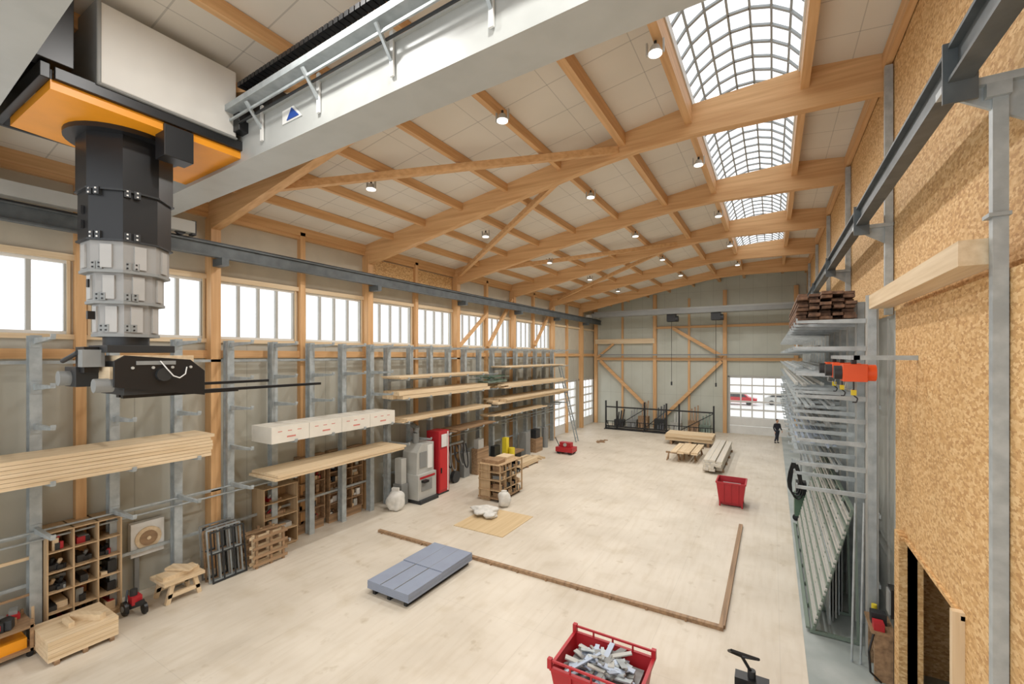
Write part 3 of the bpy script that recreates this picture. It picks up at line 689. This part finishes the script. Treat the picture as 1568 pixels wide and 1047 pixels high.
# leaning sheet rack
s=B();y0,y1=12.5,20.0
for y in[y0+(y1-y0)*k/6 for k in range(7)]:
    s.beam((.82,y,.05),(1.55,y,3.0),.06,.06,ggreen);s.beam((1.66,y,.05),(1.6,y,3.0),.05,.05,ggreen);s.beam((.75,y,.05),(1.7,y,.05),.07,.07,ggreen)
NS=24
for k in range(NS):
    t=.03+k/NS*.95;dt=.017
    a0,b0_=.80+.73*t,.08+2.9*t;a1,b1_=.80+.73*(t+dt),.08+2.9*(t+dt)
    s.add([(a0-.02,y0-.1,b0_),(a0+.02,y0-.1,b0_),(a1+.02,y0-.1,b1_),(a1-.02,y0-.1,b1_),(a0-.02,y1,b0_),(a0+.02,y1,b0_),(a1+.02,y1,b1_),(a1-.02,y1,b1_)],B.BF,lgrey if k%3 else ggreen)
for k in range(2,7): s.box(1.0+.08*k,1.03+.08*k,y0+.2*k,y1-.3,.09,1.2+.2*k,[mgrey,lgrey,galv][k%3])
s.beam((.72,y0,.1),(.72,y1,.1),.08,.05,ggreen)
s.beam((1.55,y0-.1,3.02),(1.55,y1,3.02),.08,.05,ggreen)
s.make('sheet_material_rack')
s=B()
s.box(.75,1.2,20.6,21.3,.2,1.0,green).box(.8,1.15,20.7,21.2,1.0,1.5,dark).box(.75,1.2,20.6,21.3,.12,.2,dark)
for x in(.8,1.15): s.cyl((x,20.65,.12),(x,20.75,.12),.12,black,14)
for k in range(3):
    pts=[(.72+.05*k+.2*math.sin(t*.6),20.5,2.3-(1.2+.1*k)*math.sin(t*.314)) for t in range(11)];s.tube(pts,.03,black,8)
s.box(.95,1.01,20.9,20.96,1.5,2.9,galv).box(.7,1.15,20.85,21.0,2.8,2.9,galv)
s.make('vacuum_cart')
s=B();dy=.2
s.box(1.76,2.08,11.75+dy-.02,11.83+dy-.02,.0,.95,oldw).box(1.76,2.08,11.1+dy,11.18+dy,0,.95,oldw).box(1.7,2.1,11.05+dy,11.85+dy,.95,1.0,oldw).box(1.78,2.05,11.18+dy,11.72+dy,.45,.5,oldw)
s.box(1.75,1.92,11.1+dy,11.3+dy,1.0,1.15,red).box(1.75,2.0,11.38+dy,11.58+dy,1.0,1.22,dark).cyl((1.85,11.72+dy,1.0),(1.85,11.72+dy,1.25),.05,yellow,10).box(1.82,2.02,11.25+dy,11.6+dy,.5,.8,black)
s.tube([(1.75,11.1+dy,.95),(1.66,11.02+dy,.6),(1.68,11.0+dy,.2),(1.85,11.0+dy,.05)],.02,black)
s.make('tool_bench')
s=B();s.box(1.98,2.11,11.1,11.4,1.4,1.95,black).box(1.95,1.98,11.13,11.37,1.45,1.9,mgrey).box(2.05,2.11,11.22,11.28,0,1.4,dark);s.make('control_box')
s=B()
for x in(1.45,1.6): s.cyl((x,11.75,0),(x+.1,12.05,3.0+x*.2),.022,galv,8)
s.make('leaning_pipes')
hs=B();hs.box(1.26,1.34,9.9,13.6,6.42,6.5,galv).box(1.26,2.12,9.9,9.98,6.42,6.5,galv).make('hoist_rail')
for y in(10.3,11.9,13.3):
    h=B();h.box(1.12,1.48,y-.2,y+.2,6.02,6.34,horange).cyl((1.48,y,6.18),(1.62,y,6.18),.15,horange,16).cyl((1.0,y,6.18),(1.12,y,6.18),.13,dark,16).box(1.26,1.34,y-.05,y+.05,6.34,6.42,dark)
    h.cyl((1.3,y,6.02),(1.3,y,5.85),.015,dark,6);h.box(1.26,1.34,y-.04,y+.04,5.76,5.86,yellow);h.tube([(1.3,y,5.76),(1.36,y,5.7),(1.34,y,5.63),(1.28,y,5.63)],.014,dark,6)
    h.tube([(1.2,y+.1,6.02),(1.18,y+.12,5.88),(1.26,y+.14,5.84),(1.34,y+.12,5.9),(1.34,y+.1,6.02)],.012,galv,6)
    h.make('chain_hoist',None,.015)
# ------------------------------------------------------------------ person
def person(name,loc,yaw):
    E=empty(name,loc);E.rotation_euler=(0,0,yaw)
    def sk(nm,vs,es,rad,mat,root=0,sub=1):
        me=bpy.data.meshes.new(nm);me.from_pydata(vs,es,[]);me.materials.append(mat);o=bpy.data.objects.new(nm,me);bpy.context.collection.objects.link(o);o.parent=E
        o.modifiers.new('skin','SKIN')
        for i,r in enumerate(rad): me.skin_vertices[0].data[i].radius=r if isinstance(r,tuple) else (r,r)
        me.skin_vertices[0].data[root].use_root=True
        s_=o.modifiers.new('sub','SUBSURF');s_.levels=sub;s_.render_levels=sub
        return o
    sk('trousers',[(0,0,.98),(-.1,0,.9),(-.13,-.1,.5),(-.14,.06,.1),(.1,0,.9),(.12,.12,.5),(.12,.12,.1)],[(0,1),(1,2),(2,3),(0,4),(4,5),(5,6)],[(.14,.11),.1,.075,.055,.1,.075,.055],jeans)
    sk('jacket',[(0,0,.95),(0,0,1.15),(0,0,1.38),(0,0,1.47),(-.19,0,1.4),(-.25,.03,1.13),(-.24,-.1,.9),(.19,0,1.4),(.25,0,1.13),(.22,-.2,.98)],[(0,1),(1,2),(2,3),(2,4),(4,5),(5,6),(2,7),(7,8),(8,9)],[(.17,.13),(.16,.12),(.18,.12),.065,.075,.058,.045,.075,.058,.045],jacket)
    for sx,y in((-.14,.06),(.12,.12)): sk('shoe',[(sx,y+.05,.05),(sx,y-.15,.04)],[(0,1)],[.055,.045],black)
    for hx,hy,hz in((-.24,-.1,.88),(.22,-.22,.96)):
        vs=[(hx,hy,hz),(hx,hy-.01,hz-.08)];es=[(0,1)];rd=[.025,.035]
        for k,(dx,ln) in enumerate(((-.03,.06),(-.01,.075),(.01,.07),(.03,.055))):
            b=len(vs);vs+=[(hx+dx*.3,hy+dx,hz-.12),(hx+dx*.3-.01,hy+dx,hz-.12-ln)];es+=[(1,b),(b,b+1)];rd+=[.009,.008]
        b=len(vs);vs+=[(hx,hy-.05,hz-.07),(hx-.01,hy-.06,hz-.11)];es+=[(1,b),(b,b+1)];rd+=[.01,.009]
        sk('hand',vs,es,rd,skin_m)
    h=B();h.blob((0,-.01,1.64),(.078,.1,.125),skin_m,0,16,12,0);h.cyl((0,0,1.45),(0,0,1.57),.05,skin_m,12);h.beam((0,-.1,1.66),(0,-.125,1.62),.02,.02,skin_m)
    h.blob((0,.015,1.70),(.088,.105,.085),hairm,1,16,10,.03)
    for sx in(-.03,.03): h.box(sx-.01,sx+.01,-.112,-.1,1.65,1.66,black)
    h.box(-.02,.02,-.109,-.1,1.585,1.592,pinkm)
    for sx in(-.08,.08): h.blob((sx,0,1.64),(.012,.02,.035),skin_m,0,8,6,0)
    o=h.make('head');o.parent=E
person('standing_man',(.3,38.2,0),.6)
# ------------------------------------------------------------------ world, camera
w=bpy.data.worlds.new('world');bpy.context.scene.world=w;w.use_nodes=True
bg=w.node_tree.nodes['Background'];bg.inputs[0].default_value=(.96,.98,1,1);bg.inputs[1].default_value=1.8
cam=bpy.data.cameras.new('camera');co=bpy.data.objects.new('camera',cam);bpy.context.collection.objects.link(co)
co.location=(0,0,6.5);co.rotation_euler=(math.radians(90),0,math.atan(407/690));cam.lens=690/1600*36;cam.sensor_width=36;cam.shift_y=21/1600;cam.clip_end=300
bpy.context.scene.camera=co
vs=bpy.context.scene.view_settings;vs.view_transform='Standard';vs.look='None';vs.exposure=-.1
